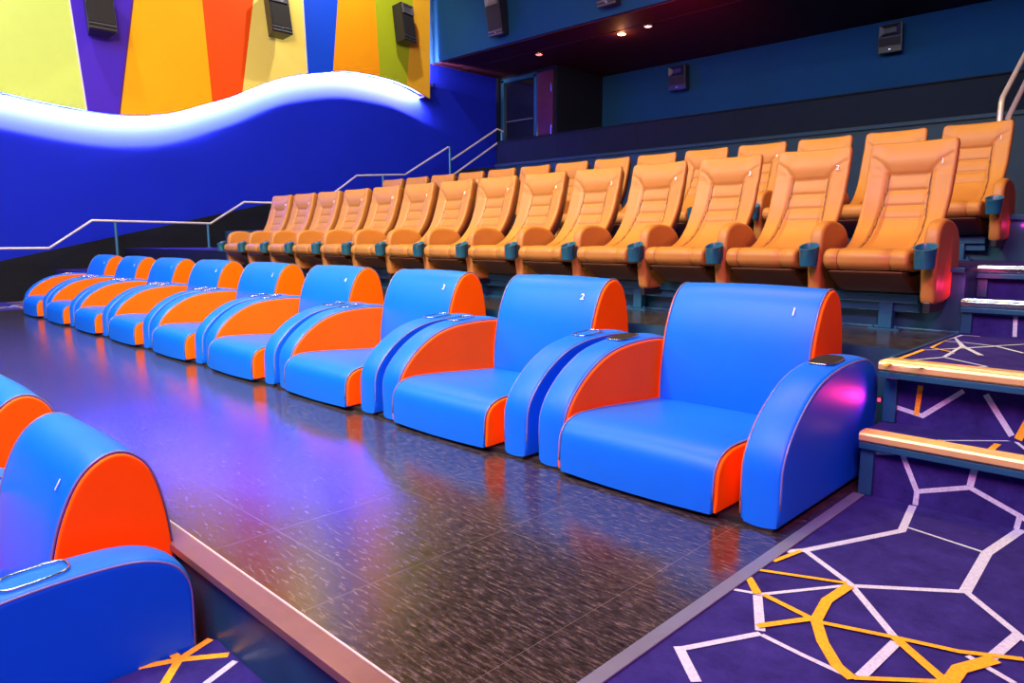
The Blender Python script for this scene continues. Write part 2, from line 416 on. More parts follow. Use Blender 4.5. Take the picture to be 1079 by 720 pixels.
for n_, zz, z0_ in ((n1, .252, 0), (n2, Z2, .252), (n3, .685, Z2), (n4, Z3, .685)):
    mb = MB(); mb.box(0, .05, -.02, .006, -(zz - z0_) + .002, -.036)
    mb.build('end_post', 'frame_blue', n_, bevel=.003)
    n_['group'] = 'step edge strips'
# small red lamps added for the pink glow at the left end of the steps
def added_lamp(loc, label):
    t = thing('added_lamp', label, 'added lamp', loc, 'added red lamps')
    mb = MB(); mb.box(-.010, .008, -.018, 0, -.012, .012); mb.build('housing', 'black_plastic', t, bevel=.003)
    mb = MB(); mb.box(-.007, .005, -.021, -.018, -.007, .007); mb.build('lens', emit('lamp_red', (1, .03, .1), 3), t)
    return t
added_lamp((-.945, 3.165, .34), 'small added red lamp at the end of the landing step, behind the nearest armchair arm')
added_lamp((-.945, 4.44, .72), 'small added red lamp low at the corner under the magenta end panel')

# platform edge strip (pinkish metal) and the trim between vinyl and carpet
mb = MB(); mb.prism([(.815, -.022), (.815, .004), (.885, .004), (.885, -.0), (.84, -.0), (.84, -.022)], 'x', XL, XE - .0, 0)
mb.box(XL, XE, .886, .892, 0, .006, 1)
struct(mb.build('trim_1', ['edge_strip', 'rail_metal'], bevel=.002))
mb = MB(); mb.box(XE - .012, XE + .03, .80, 2.90, 0.0, .007); struct(mb.build('trim_2', 'grey_trim', bevel=.002))
mb = MB(); mb.box(XE - .010, XE + .008, 3.22, 4.32, Z2, Z2 + .006); struct(mb.build('trim_3', 'frame_blue', bevel=.002))
mb = MB(); mb.box(XM2, XE, 4.29, 4.33, Z2, Z2 + .012)
for k in range(8):
    x = -1.72 - 1.63 * k
    if x > XM2: mb.box(x, x + .04, 4.315, 4.33, Z2 + .012, Z3 - .02)
mb.box(XM2, XE, 4.30, 4.36, Z3 - .02, Z3 + .004)
struct(mb.build('trim_4', 'frame_blue', bevel=.003))
mb = MB(); mb.box(XM2, XR, 6.12, 6.18, Z4 - .03, Z4 + .004); struct(mb.build('trim_5', 'frame_blue', bevel=.003))

# walls
def wall(name, x0, x1, y0, y1, z0, z1, mat):
    mb = MB(); mb.box(x0, x1, y0, y1, z0, z1); return struct(mb.build(name, mat))
wall('wall_left', XL - .15, XL, YF, 13.6, -.9, ZC, 'wall_blue')
wall('wall_left', XL - .15, XL, 13.6, YB, -.9, ZC, 'wall_dark')
wall('wall_right', XR, XR + .15, YF, YB, -.9, ZC, 'wall_dark')
wall('wall_front', XL - .15, XR + .15, YF - .15, YF, -.9, ZC, 'wall_dark')
wall('wall_back', -11.9, XR, YB, YB + .15, -.9, ZC, 'wall_teal')
wall('ceiling', XL - .15, XR + .15, YF - .15, 11.4, ZC, ZC + .15, 'wall_dark')
# bulkhead over the back of the room: teal fascia and maroon underside
ZS = 5.16
wall('wall_fascia', XL, XR, 11.4, 11.5, ZS, ZC, 'wall_teal')
wall('ceiling', XL - .15, XR, 11.5, YB + .15, ZS, ZS + .1, 'maroon')
mb = MB(); mb.box(XL, XR, 11.46, 11.50, ZS - .02, ZS + .0, 0); mb.box(XL, XR, 12.30, 12.34, ZS - .012, ZS, 0); mb.box(-6.7, -6.66, 12.34, 15.3, ZS - .012, ZS)
struct(mb.build('trim_6', 'maroon'))
# parapet of the entrance level
mb = MB(); mb.box(-12.44, XR, 12.2, 12.32, Z5, 3.28); mb.box(-12.44, XR, 12.17, 12.35, 3.28, 3.30)
for k in range(6): mb.box(-10.6 + 2.1 * k, -10.59 + 2.1 * k, 12.197, 12.2, Z5 + .04, 3.28)
struct(mb.build('wall_parapet', 'wall_dark'))
mb = MB(); mb.box(-12.44, XR, 12.12, 12.2, Z5 - .03, Z5 + .03); struct(mb.build('trim_7', 'ledge', bevel=.004))
wall('wall_riser', -12.44, XR, 12.16, 12.2, Z4, Z5 - .03, 'ledge')

# vestibule with the doors at the back left
mb = MB(); mb.box(-11.857, -11.80, 13.6, YB, Z5, ZS)
mb.box(-12.25, -11.857, 13.6, 13.7, Z5, ZS); mb.box(XL, -13.62, 13.6, 13.7, Z5, ZS); mb.box(-13.62, -12.25, 13.6, 13.7, 5.0, ZS)
struct(mb.build('wall_vestibule', 'wall_dark'))

# black skirting that climbs the left wall
mb = MB(); mb.prism([(YF, -.25), (-.0, -.25), (.85, 0), (12.2, 0), (12.2, 2.2), (9.0, 1.95), (7.3, 1.77), (2.5, .66), (0.2, .12), (YF, -.05)], 'x', XL, XL + .03)
struct(mb.build('baseboard_left', 'skirt'))
# steps of the left aisle
mb = MB()
zz = Z4
for y, dz in ((8.0, .17), (8.4, .34), (9.8, .54), (10.2, .72), (10.6, .90), (11.0, 1.08), (11.4, 1.26), (11.8, 1.41)):
    mb.box(XL + .03, -12.46, y, 12.2, zz - .01, zz + dz)
struct(mb.build('floor', 'carpet'))
mb = MB(); mb.box(XL + .03, -11.75, 3.0, 3.5, 0, .25); mb.box(XL + .03, -11.75, 3.25, 3.5, .25, Z2 - .005); struct(mb.build('floor', 'carpet'))
# pale carpet pattern at the far end of the sofa tier
mb = MB(); mb.box(XL + .03, -12.2, .9, 3.0, .0005, .004, 0)
random_lines(mb, XL + .2, -12.25, 1.4, 2.95, .0052, 12, 34)
struct(mb.build('floor', ['carpet', 'carpet_white', 'carpet_yellow']))

# ------------------------------------------------------------------ mural with its wavy lower edge
WAVE = [(0.0, 3.75), (1.0, 3.50), (2.0, 3.31), (2.70, 3.24), (3.25, 3.165), (4.0, 3.11), (4.65, 3.14), (5.27, 3.26), (5.8, 3.46), (6.35, 3.68), (7.0, 4.00), (7.60, 4.25), (8.45, 4.47), (9.0, 4.55), (9.45, 4.56), (10.0, 4.54), (10.45, 4.48), (10.9, 4.36), (11.32, 4.24)]
wv = smooth_poly(WAVE, 8)
def wave(y):
    for a, b2 in zip(wv, wv[1:]):
        if a.x <= y <= b2.x: return a.y + (b2.y - a.y) * (y - a.x) / max(1e-6, b2.x - a.x)
    return wv[0].y if y < wv[0].x else wv[-1].y
XM = -13.62
# boundaries between the stripes, as slanted lines on the panel
def bline(a, b2):                          # a=(y,z) lower, b2=(y,z) upper
    return lambda z: a[0] + (b2[0] - a[0]) * (z - a[1]) / (b2[1] - a[1])
LINES = [lambda z: -0.1,
         bline((3.835, 3.139), (3.715, 4.820)),
         bline((4.340, 3.139), (4.683, 5.037)),
         bline((5.954, 3.488), (5.872, 5.303)),
         bline((6.532, 3.719), (6.856, 5.524)),
         bline((7.946, 4.304), (7.905, 5.759)),
         bline((8.550, 4.512), (8.720, 5.941)),
         bline((9.730, 4.742), (9.650, 6.150)),
         bline((10.481, 4.573), (10.688, 6.382)),
         bline((11.143, 4.372), (11.187, 6.494))]
TOPZ = ZC - .01
mural = thing('mural_panel', 'tall colour striped mural panel with a wavy lower edge on the left wall', 'mural', (XM, 6, 5))
def stripe(l, r, mat, name='colour_stripe', lab=None):
    """poly between two slanted lines, bottom following the wave"""
    mb = MB()
    # find bottom crossing of each line with the wave
    def cross(fn):
        z = 3.5
        for _ in range(30): z = wave(fn(z))
        return fn(z), z
    yl, zl = cross(l); yr, zr = cross(r)
    n = max(4, int((yr - yl) / .06)); bot = [(yl + (yr - yl) * i / n, 0) for i in range(n + 1)]
    bot = [(y, wave(y)) for y, _ in bot]
    poly = bot + [(r(TOPZ), TOPZ), (l(TOPZ), TOPZ)]
    poly = [(p[0] - 6, p[1] - 5) for p in poly]
    mb.prism(poly, 'x', -.035, 0)
    o = mb.build(name, mat, mural)
    if lab: o['label'] = lab
COLS = [('lime', (.70, .88, .16)), ('purple', (.07, .02, .55)), ('amber', (.98, .48, .002)), ('red_orange', (.95, .085, .001)), ('pale_yellow', (.98, .80, .16)),
        ('blue', (.003, .07, .72)), ('orange', (.98, .36, .002)), ('olive', (.38, .46, .01)), ('golden', (.85, .46, .02))]
for i, (nm, c) in enumerate(COLS):
    mt = plain('mural_' + nm, c, .6, 0, .25, .03, 1.2)
    stripe(LINES[i], LINES[i + 1], mt, lab=nm.replace('_', ' ') + ' stripe')
for k in (1, 2, 5):
    mb = MB(); l = LINES[k]; z0_ = 3.6
    for _ in range(30): z0_ = wave(l(z0_))
    mb.prism([(l(z0_) - 6 - .012, z0_ - 5), (l(z0_) - 6 + .012, z0_ - 5), (l(TOPZ) - 6 + .012, TOPZ - 5), (l(TOPZ) - 6 - .012, TOPZ - 5)], 'x', .0, .006)
    o = mb.build('edge_bead', 'bead_white' if k != 2 else 'bead_plum', mural); o['label'] = 'thin edge bead between two stripes'
# light strip hidden behind the panel's lower edge
cove = thing('cove_light', 'white light strip glowing along the wavy lower edge of the mural', 'light strip', (XM - .03, 6, 5))
ys = [-.2 + i * .1 for i in range(113)]
mb = MB()
for a, b2 in zip(ys, ys[1:]):
    A = (-.115, a - 6, wave(a) + .185 - 5); B = (-.115, b2 - 6, wave(b2) + .185 - 5)
    A2 = (-.115, a - 6, wave(a) + .215 - 5); B2 = (-.115, b2 - 6, wave(b2) + .215 - 5)
    mb.quad(A, B, B2, A2)
mb.build('led_strip', emit('led_white', (.90, .62, .75), 20000), cove)
mb = MB()
for a, b2 in zip(ys, ys[1:]):
    for (x0, z0_, x1, z1_) in ((-.036, .004, -.153, .0), (-.10, .24, -.108, .16)):
        mb.add([(x0, a - 6, wave(a) + z0_ - 5), (x0, b2 - 6, wave(b2) + z0_ - 5), (x1, b2 - 6, wave(b2) + z1_ - 5), (x1, a - 6, wave(a) + z1_ - 5)], [(0, 1, 2, 3)])
mb.box(-.25, -.036, ys[-1] - 5.97, ys[-1] - 5.96, wave(ys[-1]) - .02 - 5, wave(ys[-1]) + .35 - 5)  # unseen end cap, added to clip the glow at the mural's end
mb.build('channel', 'black_plastic', cove)
mb = MB()
for k in range(12):
    y = .3 + k; mb.box(-.25, -.036, y - 6 - .03, y - 6 + .03, wave(y) + .35 - 5, wave(y) + .41 - 5)
mb.build('bracket', 'black_plastic', mural)

# ------------------------------------------------------------------ the blue and orange armchairs
ARM = smooth_poly([(.05, .14), (.055, .22), (.085, .29), (.145, .36), (.22, .42), (.32, .475), (.43, .508), (.56, .525), (.72, .530), (.84, .518), (.93, .475), (.975, .40), (.98, .30)], 4)
ARM = [Vector((.05, .015)), Vector((.05, .08))] + ARM + [Vector((.978, .15)), Vector((.975, .015))]
BACK = smooth_poly([(.765, .17), (.768, .32), (.785, .45), (.815, .58), (.862, .69), (.912, .752), (.972, .782), (1.03, .772), (1.085, .715), (1.12, .60), (1.14, .45), (1.148, .25)], 4)
BACK = [Vector((.78, .015))] + [Vector((.765, .08))] + BACK + [Vector((1.15, .10)), Vector((1.15, .015))]
SEAT = smooth_poly([(.0, .12), (.008, .178), (.04, .222), (.10, .246), (.18, .252), (.35, .245), (.60, .228), (.80, .215)], 4)
SEAT = [Vector((.0, .022)), Vector((-.002, .07))] + SEAT + [Vector((.80, .022))]
HW = .3725                                  # half width of a seat
def clip_below(prof, z, off=0):             # closed loop kept above z
    out = []
    n = len(prof)
    for i in range(n):
        a = prof[i]; c = prof[(i + 1) % n]
        if a.y >= z: out.append(a)
        if (a.y - z) * (c.y - z) < 0:
            t = (z - a.y) / (c.y - a.y); out.append(a + (c - a) * t)
    return out
def make_armchair():
    t = thing('cinema_armchair', '', 'armchair', (0, 0, 0), 'blue and orange armchairs of the middle row')
    mb = MB(); mb.box(-HW - .19, HW + .19, .05, 1.10, 0, .022); mb.build('base', 'black_gap', t)
    mb = MB(); slab(mb, SEAT, -HW + .012, HW - .012, .012, 0, 3, crown=.006)
    seat = mb.build('seat_cushion', 'blue_leather', t, smooth=True, flat_ang=1.2)
    mb = MB(); slab(mb, BACK, -HW + .012, HW - .012, .012, 0, 3, crown=.008)
    back = mb.build('backrest', 'blue_leather', t, smooth=True, flat_ang=1.2)
    for s in (-1, 1):
        for nm, pr, par in (('seat', SEAT, seat), ('back', BACK, back)):
            mb = MB(); p = inset_loop([Vector(q) for q in pr], .007)
            x0, x1 = (HW - .016, HW + .002) if s > 0 else (-HW - .002, -HW + .016)
            slab(mb, p, x0, x1, .007, 0, 3)
            o = mb.build('side_panel', 'orange_leather', par, smooth=True, flat_ang=1.2); o['label'] = 'orange side panel'
            mb = MB(); q = inset_loop([Vector(k) for k in pr], .001)[1:-1]
            mb.tube([(s * (HW - .013), k.x, k.y) for k in q], .0042, 6)
            mb.build('piping', 'piping', par, smooth=True)
        # armrest, blue with an orange inner face
        a0, a1 = (HW + .062, HW + .212) if s > 0 else (-HW - .160, -HW - .012)
        mb = MB(); slab(mb, ARM, a0, a1, .020, 0, 5, crown=.005)
        arm = mb.build('armrest', 'blue_leather', t, smooth=True, flat_ang=1.2)
        ip = inset_loop([Vector(q) for q in ARM], .016)
        x0, x1 = (a0 - .008, a0 + .012) if s > 0 else (a1 - .012, a1 + .008)
        mb = MB(); slab(mb, ip, x0, x1, .008, 0, 3)
        o = mb.build('inner_panel', 'orange_leather', arm, smooth=True, flat_ang=1.2); o['label'] = 'orange inner face'
        for xx in (a0 + .004, a1 - .004):
            mb = MB(); q = inset_loop([Vector(k) for k in ARM], .010)[1:-1]
            mb.tube([(xx, k.x, k.y) for k in q], .0042, 6); mb.build('piping', 'piping', arm, smooth=True)
        # cup holder slot with a rim
        cx = (a0 + a1) / 2; cy = .58; zt = .5325
        ring = [(cx + .050 * math.copysign(abs(math.cos(k)) ** .6, math.cos(k)), cy + .085 * math.copysign(abs(math.sin(k)) ** .6, math.sin(k)), zt + .0015) for k in [i * 2 * PI / 28 for i in range(28)]]
        ring = [(p[0], p[1], p[2] + (p[1] - cy) * .07 - max(0, abs(p[0] - cx) - .03) * .06) for p in ring]
        mb = MB(); mb.tube(ring, .0035, 6, closed=True)
        ch = mb.build('cup_holder', 'chrome', arm, smooth=True)
        mb = MB(); mb.add([(p[0], p[1], p[2] + .003) for p in ring] + [(cx + (p[0] - cx) * .8, cy + (p[1] - cy) * .8, zt + .0045 + (p[1] - cy) * .056) for p in ring],
                          [(i, (i + 1) % 28, 28 + (i + 1) % 28, 28 + i) for i in range(28)] + [tuple(range(28, 56))])
        mb.build('cup_well', 'black_gap', ch)
    return t
def back_point(z):                           # point and slope on the front of the back
    for a, b2 in zip(BACK, BACK[1:]):
        if a.y <= z <= b2.y and a.x < 1.0: return a.x + (b2.x - a.x) * (z - a.y) / (b2.y - a.y), math.atan2(b2.x - a.x, b2.y - a.y)
def number_on_armchair(t, n, size=.052):
    o = bpy.data.objects.new('seat_number', digit_mesh(str(n), size)); COL.objects.link(o); o.parent = t
    y, sl = back_point(.685)
    o.location = (HW - .115, y - .011, .685); o.rotation_euler = (PI / 2 - sl, 0, 0)
PITCH_A = 1.185
ORD = ['first', 'second', 'third', 'fourth', 'fifth', 'sixth', 'seventh', 'eighth', 'ninth', 'tenth', 'eleventh', 'twelfth', 'thirteenth', 'fourteenth']
proto = make_armchair()
XA = -1.19 - HW
arms = []
for i in range(9):
    lab = ('blue armchair with orange sides, nearest to the carpeted steps, numbered 1' if i == 0 else
           'blue armchair with orange sides farthest from the carpeted steps, beside the left wall' if i == 8 else
           'blue armchair with orange sides on the vinyl platform, %s from the carpeted steps' % ORD[i])
    loc = (XA - PITCH_A * i, 2.25, 0)
    if i == 0: o = proto; o.location = loc; o['label'] = lab
    else: o = dup(proto, loc, lab, skip=('seat_number',))
    arms.append(o)
for k, lab in ((0, 'blue armchair on the lower carpet in the bottom left corner, numbered 1'), (1, 'blue armchair cut off by the left frame edge behind the corner armchair')):
    o = dup(proto, (-2.39 - HW - PITCH_A * k, -.31, -.44), lab); o['group'] = 'blue and orange armchairs of the lowest row'
    if k == 0:                              # the end armrest of this row stands further back
        for ch in o.children:
            if ch.name.startswith('armrest') and sum(v.co.x for v in ch.data.vertices) > 0: ch.location = (.03, .13, 0)
    arms.append(o)
for i, o in enumerate(arms): number_on_armchair(o, i + 1 if i < 9 else i - 8)

# ------------------------------------------------------------------ the tan cinema seats
PAN = smooth_poly([(.0, .365), (.0, .405), (.02, .430), (.06, .442), (.15, .440), (.30, .425), (.40, .412), (.42, .36), (.40, .325), (.25, .322), (.10, .326), (.015, .338)], 3)[:-1]
PSH = smooth_poly([(.03, .325), (.035, .315), (.09, .280), (.20, .225), (.32, .20), (.44, .215), (.50, .29), (.50, .37), (.40, .345), (.25, .335), (.10, .335)], 3)[:-1]
PARM = smooth_poly([(.085, .42), (.095, .51), (.130, .565), (.20, .592), (.28, .595), (.40, .575), (.48, .52), (.515, .43), (.515, .34), (.47, .235), (.40, .185), (.28, .165), (.14, .163), (.10, .18), (.085, .26), (.07, .35)], 3)[:-1]
CL = smooth_poly([(.26, .425), (.36, .450), (.455, .495), (.545, .575), (.615, .69), (.665, .83), (.695, .96), (.712, 1.035)], 10)   # front face of the back, centre line (y,z)
acc = [0]
for a, b2 in zip(CL, CL[1:]): acc.append(acc[-1] + (b2 - a).length)
SL = acc[-1]
def cl_at(s):
    s = max(0, min(SL, s))
    for i in range(len(CL) - 1):
        if s <= acc[i + 1] + 1e-9:
            t = (s - acc[i]) / (acc[i + 1] - acc[i]); p = CL[i].lerp(CL[i + 1], t)
            d = (CL[min(i + 2, len(CL) - 1)] - CL[max(i - 1, 0)]).normalized(); return p, d
def segd(p, a, b2):
    ab = b2 - a; t = max(0, min(1, (p - a).dot(ab) / ab.dot(ab))); return (p - (a + ab * t)).length
SH = [SL * .46, SL * .56, SL * .675, SL * .79]
SEAMS = [(Vector((-.113, s)), Vector((.113, s))) for s in SH]
DIAG = []
for sg in (-1, 1):
    pts = [(.135, .0), (.124, SH[0]), (.115, SH[1]), (.108, SH[3])]
    pts = [Vector((sg * a, b2)) for a, b2 in pts]
    SEAMS += list(zip(pts, pts[1:]))
    pts = [(.108, SH[3]), (.125, SH[3] + .03), (.160, SH[3] + .07), (.205, SH[3] + .10)]
    pts = [Vector((sg * a, b2)) for a, b2 in pts]
    DIAG += list(zip(pts, pts[1:]))
def quilt(x, s):
    p = Vector((x, s)); d = min(segd(p, a, b2) for a, b2 in SEAMS)
    h = -.006 * math.exp(-(d / .0075) ** 2)
    d2 = min(segd(p, a, b2) for a, b2 in DIAG); h -= .005 * math.exp(-(d2 / .013) ** 2)
    if abs(x) < .112 and s < SH[3]:
        h -= .009 * min(1, (.112 - abs(x)) / .02) * min(1, (SH[3] - s) / .012) * min(1, s / (SL * .3))
        for a, b2 in zip(SH, SH[1:]):
            if a < s < b2: h += .005 * math.sin(PI * (s - a) / (b2 - a))
    else: h += .008 * min(1, max(0, abs(x) - .11) / .03) * max(0, min(1, (SH[3] + .03 - s) / .05))
    if s > SH[3]: h += .016 * min(1, max(0, (.21 - abs(x)) / .08)) * math.sin(PI * min(1, (s - SH[3]) / (SL - SH[3])))
    return h, d < .0052
def make_back():
    mb = MB(); NU, NV = 100, 120; rings = []; marks = []
    for j in range(NV + 7):
        top = max(0, j - NV) / 6; s = SL * min(j, NV) / NV
        p, d = cl_at(s); nrm = Vector((-d.y, d.x))          # towards the sitter (-y, +z)
        if nrm.x > 0: nrm = -nrm
        f = s / SL
        fz = max(0, min(1, (f - .18) / .3))
        hw = .212 + .022 * min(1, f * 1.6)
        th = .07 + .065 * fz
        ca = math.cos(top * PI / 2); sa = math.sin(top * PI / 2)
        lift = .028 * sa
        dt = (SL - s) + .028 * (1 - sa) if top == 0 else .028 * (1 - sa)
        cr = .05; hw2 = hw - (cr - math.sqrt(max(0, cr * cr - max(0, cr - dt) ** 2)) if dt < cr else 0) * .7; ring = []; mk = []
        er = .026
        for i in range(NU + 1):                              # front, left to right
            u = -1 + 2 * i / NU; x = u * hw2
            e = max(0, abs(x) - (hw2 - er)) / er
            q, sm = quilt(x, s)
            fall = er * (1 - math.sqrt(max(0, 1 - e * e)))
            wing = .022 * (abs(u) ** 3) * min(1, f * 3)
            off = (q * ca - fall + wing) * (1) - th * .35 * (1 - ca)
            P = p + nrm * off + d * lift
            ring.append((x, P.x, P.y)); mk.append(sm and top == 0)
        for k in range(1, 8):                                # back of the shell, right to left
            u = 1 - 2 * k / 8; x = u * hw2 * .97
            back = -th * (1 - .25 * abs(u) ** 4)
            off = back + th * .4 * (1 - ca)
            P = p + nrm * off + d * lift
            ring.append((x, P.x, P.y)); mk.append(False)
        rings.append(ring); marks.append(mk)
    n = len(rings[0]); off = 0
    mb.v = [v for r in rings for v in r]
    for j in range(len(rings) - 1):
        for i in range(n):
            k = (i + 1) % n
            mb.f.append([j * n + i, j * n + k, (j + 1) * n + k, (j + 1) * n + i])
            sm = i < NU and marks[j][i] and marks[j + 1][i]
            mb.mi.append(1 if sm else 0)
    mb.f.append(list(range(n))[::-1]); mb.mi.append(0)
    mb.f.append(list(range((len(rings) - 1) * n, len(rings) * n))); mb.mi.append(0)
    return mb
GA = 'tan cinema chairs of the front tan row'
P_T = .5712
def make_tan_seat():
    t = thing('cinema_chair', '', 'cinema chair', (0, 0, 0), GA)
    mb = MB(); slab(mb, PAN, -.212, .212, .022, 0, 4, crown=.004, groove=(-.135, .125)); 
    mb.build('seat_cushion', ['tan_leather', 'tan_seam'], t, smooth=True)
    mb = MB(); slab(mb, PSH, -.195, .195, .02, 0, 3); o = mb.build('seat_shell', 'brown_shell', t, smooth=True); o['label'] = 'dark brown underside shell'
    make_back().build('backrest', ['tan_leather', 'tan_seam'], t, smooth=True)
    return t
def add_arm(t, s):
    cx = s * P_T / 2
    mb = MB(); slab(mb, PARM, cx - .036, cx + .036, .022, 0, 5)
    arm = mb.build('armrest', 'tan_leather', t, smooth=True)
    # cup holder on the front of the arm
    y0, z0, z1, r = .006, .345, .450, .052
    mb = MB(); N = 24; prof = [(.0, z0), (r * .82, z0), (r * .88, z0 + .01), (r, z1), (r + .003, z1 + .004), (r - .006, z1 + .004), (r - .008, z1 - .004), (r * .80, z0 + .02), (0, z0 + .018)]
    vs = []; fs = []
    for (rr_, z) in prof:
        for k in range(N): vs.append((cx + rr_ * math.cos(2 * PI * k / N), y0 + rr_ * math.sin(2 * PI * k / N), z + (.38 * rr_ * math.sin(2 * PI * k / N) if z > z0 + .05 else 0)))
    for a in range(len(prof) - 1):
        for k in range(N): fs.append((a * N + k, a * N + (k + 1) % N, (a + 1) * N + (k + 1) % N, (a + 1) * N + k))
    mb.add(vs, fs); mb.box(cx - .022, cx + .022, y0 + .030, y0 + .075, z0 + .02, z1 - .005)
    mb.build('cup_holder', 'teal_plastic', t, smooth=True, flat_ang=.8)
    mb = MB(); mb.box(cx - .018, cx + .018, .10, .36, .12, .175); mb.build('bracket', 'black_plastic', t, bevel=.006)
def number_on_seat(t, n):
    o = bpy.data.objects.new('seat_number', digit_mesh(str(n), .042)); COL.objects.link(o); o.parent = t
    s = SL * .86; p, d = cl_at(s); nrm = Vector((-d.y, d.x)); nrm = -nrm if nrm.x > 0 else nrm
    q, _ = quilt(.165, s)
    P = p + nrm * (q + .0045 + .012)
    o.location = (.165, P.x, P.y); o.rotation_euler = (PI / 2 - math.atan2(d.x, d.y), 0, 0)
base = make_tan_seat(); add_arm(base, 1)
XT = -1.315
rows = []
def tan_row(x0, y, z, n, rowname, group, first):
    for i in range(n):
        lab = ('tan leather cinema chair numbered 1, at the stairs end of the %s' % rowname if i == 0 else
               'tan leather cinema chair at the far left end of the %s' % rowname if i == n - 1 else
               'tan leather cinema chair, %s from the stairs in the %s' % (ORD[i], rowname))
        loc = (x0 - P_T * i, y, z)
        if i == 0 and first: o = base; o.location = loc; o['label'] = lab
        else: o = dup(base, loc, lab, skip=('seat_number',))
        o['group'] = group
        rows.append((o, i + 1))
        if i == n - 1: LAST.append(o)
LAST = []
tan_row(XT, 3.95, Z2, 14, 'front tan row', GA, True)
tan_row(XT - .085, 3.95 + 1.83, Z2 + .315, 14, 'rear tan row', 'tan cinema chairs of the rear tan row', False)
for o in LAST: add_arm(o, -1)
for o, n in rows: number_on_seat(o, n)
# beams with posts that carry the tan rows
def seat_beam(x0, x1, y, z0, h, label):
    t = thing('seat_beam', label, 'steel beam', ((x0 + x1) / 2, y, z0), 'steel beams under the tan rows')
    L = (x1 - x0) / 2
    mb = MB(); mb.box(-L, L, -.03, .03, h - .05, h); mb.box(-L, L, .0, .012, h - .10, h - .05); mb.build('beam', 'frame_blue', t, bevel=.004)
    x = L - .16
    while x > -L:
        mb = MB(); mb.box(x - .035, x + .035, -.03, .03, .008, h - .05); mb.build('post', 'frame_blue', t, bevel=.004)
        mb = MB(); mb.box(x - .08, x + .08, -.05, .05, 0, .008)
        for sx in (-.06, .06): mb.tube([(x + sx, -.03, .008), (x + sx, -.03, .024)], .010, 6)
        mb.build('foot_plate', 'frame_blue', t)
        x -= 1.63
    return t
seat_beam(XT - 13.5 * P_T, XT + .20, 4.26, Z2, .20, 'blue steel beam on posts under the front tan row')
seat_beam(XT - .085 - 13.5 * P_T, XT + .115, 6.09, Z3, .17, 'blue steel beam on posts under the rear tan row')

# ------------------------------------------------------------------ speakers
def speaker(name_label, loc, rotz, tilt, w=.42, h=.80, d=.30, metal=True, group='wall speakers'):
    t = thing('wall_speaker', name_label, 'speaker', loc, group, (0, 0, rotz))
    R = Matrix.Rotation(tilt, 4, 'X')
    # local: front faces -y, back towards the wall at +y
    def tr(o): o.matrix_local = Matrix.Translation((0, -.16, 0)) @ R
    mb = MB(); mb.prism([(-w / 2, -d / 2), (w / 2, -d / 2), (w / 2 - .06, d / 2), (-w / 2 + .06, d / 2)], 'z', -h / 2, h / 2)
    cab = mb.build('cabinet', 'black_plastic', t, bevel=.008); tr(cab)
    yf = -d / 2
    mb = MB(); mb.box(-w / 2 + .02, w / 2 - .02, yf - .012, yf, -h / 2 + .12, h / 2 - .25); mb.build('grille', plain('grille', (.014, .011, .010), .8), cab, bevel=.004)
    # horn: flared recess frame
    mb = MB(); a = .5
    zc = h / 2 - .125; o4 = [(-w / 2 + .03, zc - .10), (w / 2 - .03, zc - .10), (w / 2 - .03, zc + .10), (-w / 2 + .03, zc + .10)]
    i4 = [(-w / 4, zc - .045), (w / 4, zc - .045), (w / 4, zc + .045), (-w / 4, zc + .045)]
    vs = [(p[0], yf - .035, p[1]) for p in o4] + [(p[0], yf - .002, p[1]) for p in i4] + [(p[0], yf, p[1]) for p in o4]
    mb.add(vs, [(0, 1, 5, 4), (1, 2, 6, 5), (2, 3, 7, 6), (3, 0, 4, 7), (4, 5, 6, 7), (0, 1, 9, 8), (1, 2, 10, 9), (2, 3, 11, 10), (3, 0, 8, 11)])
    mb.build('horn', 'horn_grey' if metal else 'black_plastic', cab)
    if metal:
     mb = MB(); mb.box(-w / 2 + .01, w / 2 - .01, yf - .016, yf, -h / 2 + .085, -h / 2 + .105); mb.box(-w / 2 + .01, w / 2 - .01, yf - .016, yf, -h / 2 + .02, -h / 2 + .035)
     mb.build('trim_bar', 'horn_grey', cab, bevel=.003)
    mb = MB(); mb.box(-.018, .018, yf - .010, yf, -h / 2 + .048, -h / 2 + .072); mb.build('badge', 'chrome', cab, bevel=.003)
    mb = MB(); mb.box(-.05, .05, -.06, .0, -.08, .08); mb.tube([(0, -.16, 0), (0, -.03, 0)], .02, 8); mb.build('wall_bracket', 'black_plastic', t, bevel=.004)
    return t
M['horn_grey'] = plain('horn_grey', (.16, .16, .18), .35, .5)
QL = PI / 2                                   # front towards +x
speaker('black speaker on the purple mural stripe, cut off by the top of the frame', (XM + .07, 4.05, 4.70), QL, -.18)
speaker('black speaker with pale horn on the pale yellow mural stripe', (XM + .07, 7.20, 5.28), QL, -.18)
speaker('black speaker on the olive mural stripe near the mural corner', (XM + .07, 10.20, 5.72), QL + .25, -.12)
speaker('black speaker on the teal fascia near the mural, upper centre', (-11.42, 11.4, 5.72), .0, .18, h=.82)
speaker('black speaker high on the teal fascia, red lit underside, at the frame top', (-8.5, 11.4, 5.66), 0, .18, h=.75)
speaker('dark speaker on the teal back wall beside the vestibule', (-9.42, YB, 4.75), 0, .1, .45, .55, .28, False)
speaker('dark speaker on the teal back wall above the end of the rear tan row', (-4.82, YB, 4.78), 0, .1, .42, .52, .28, False)

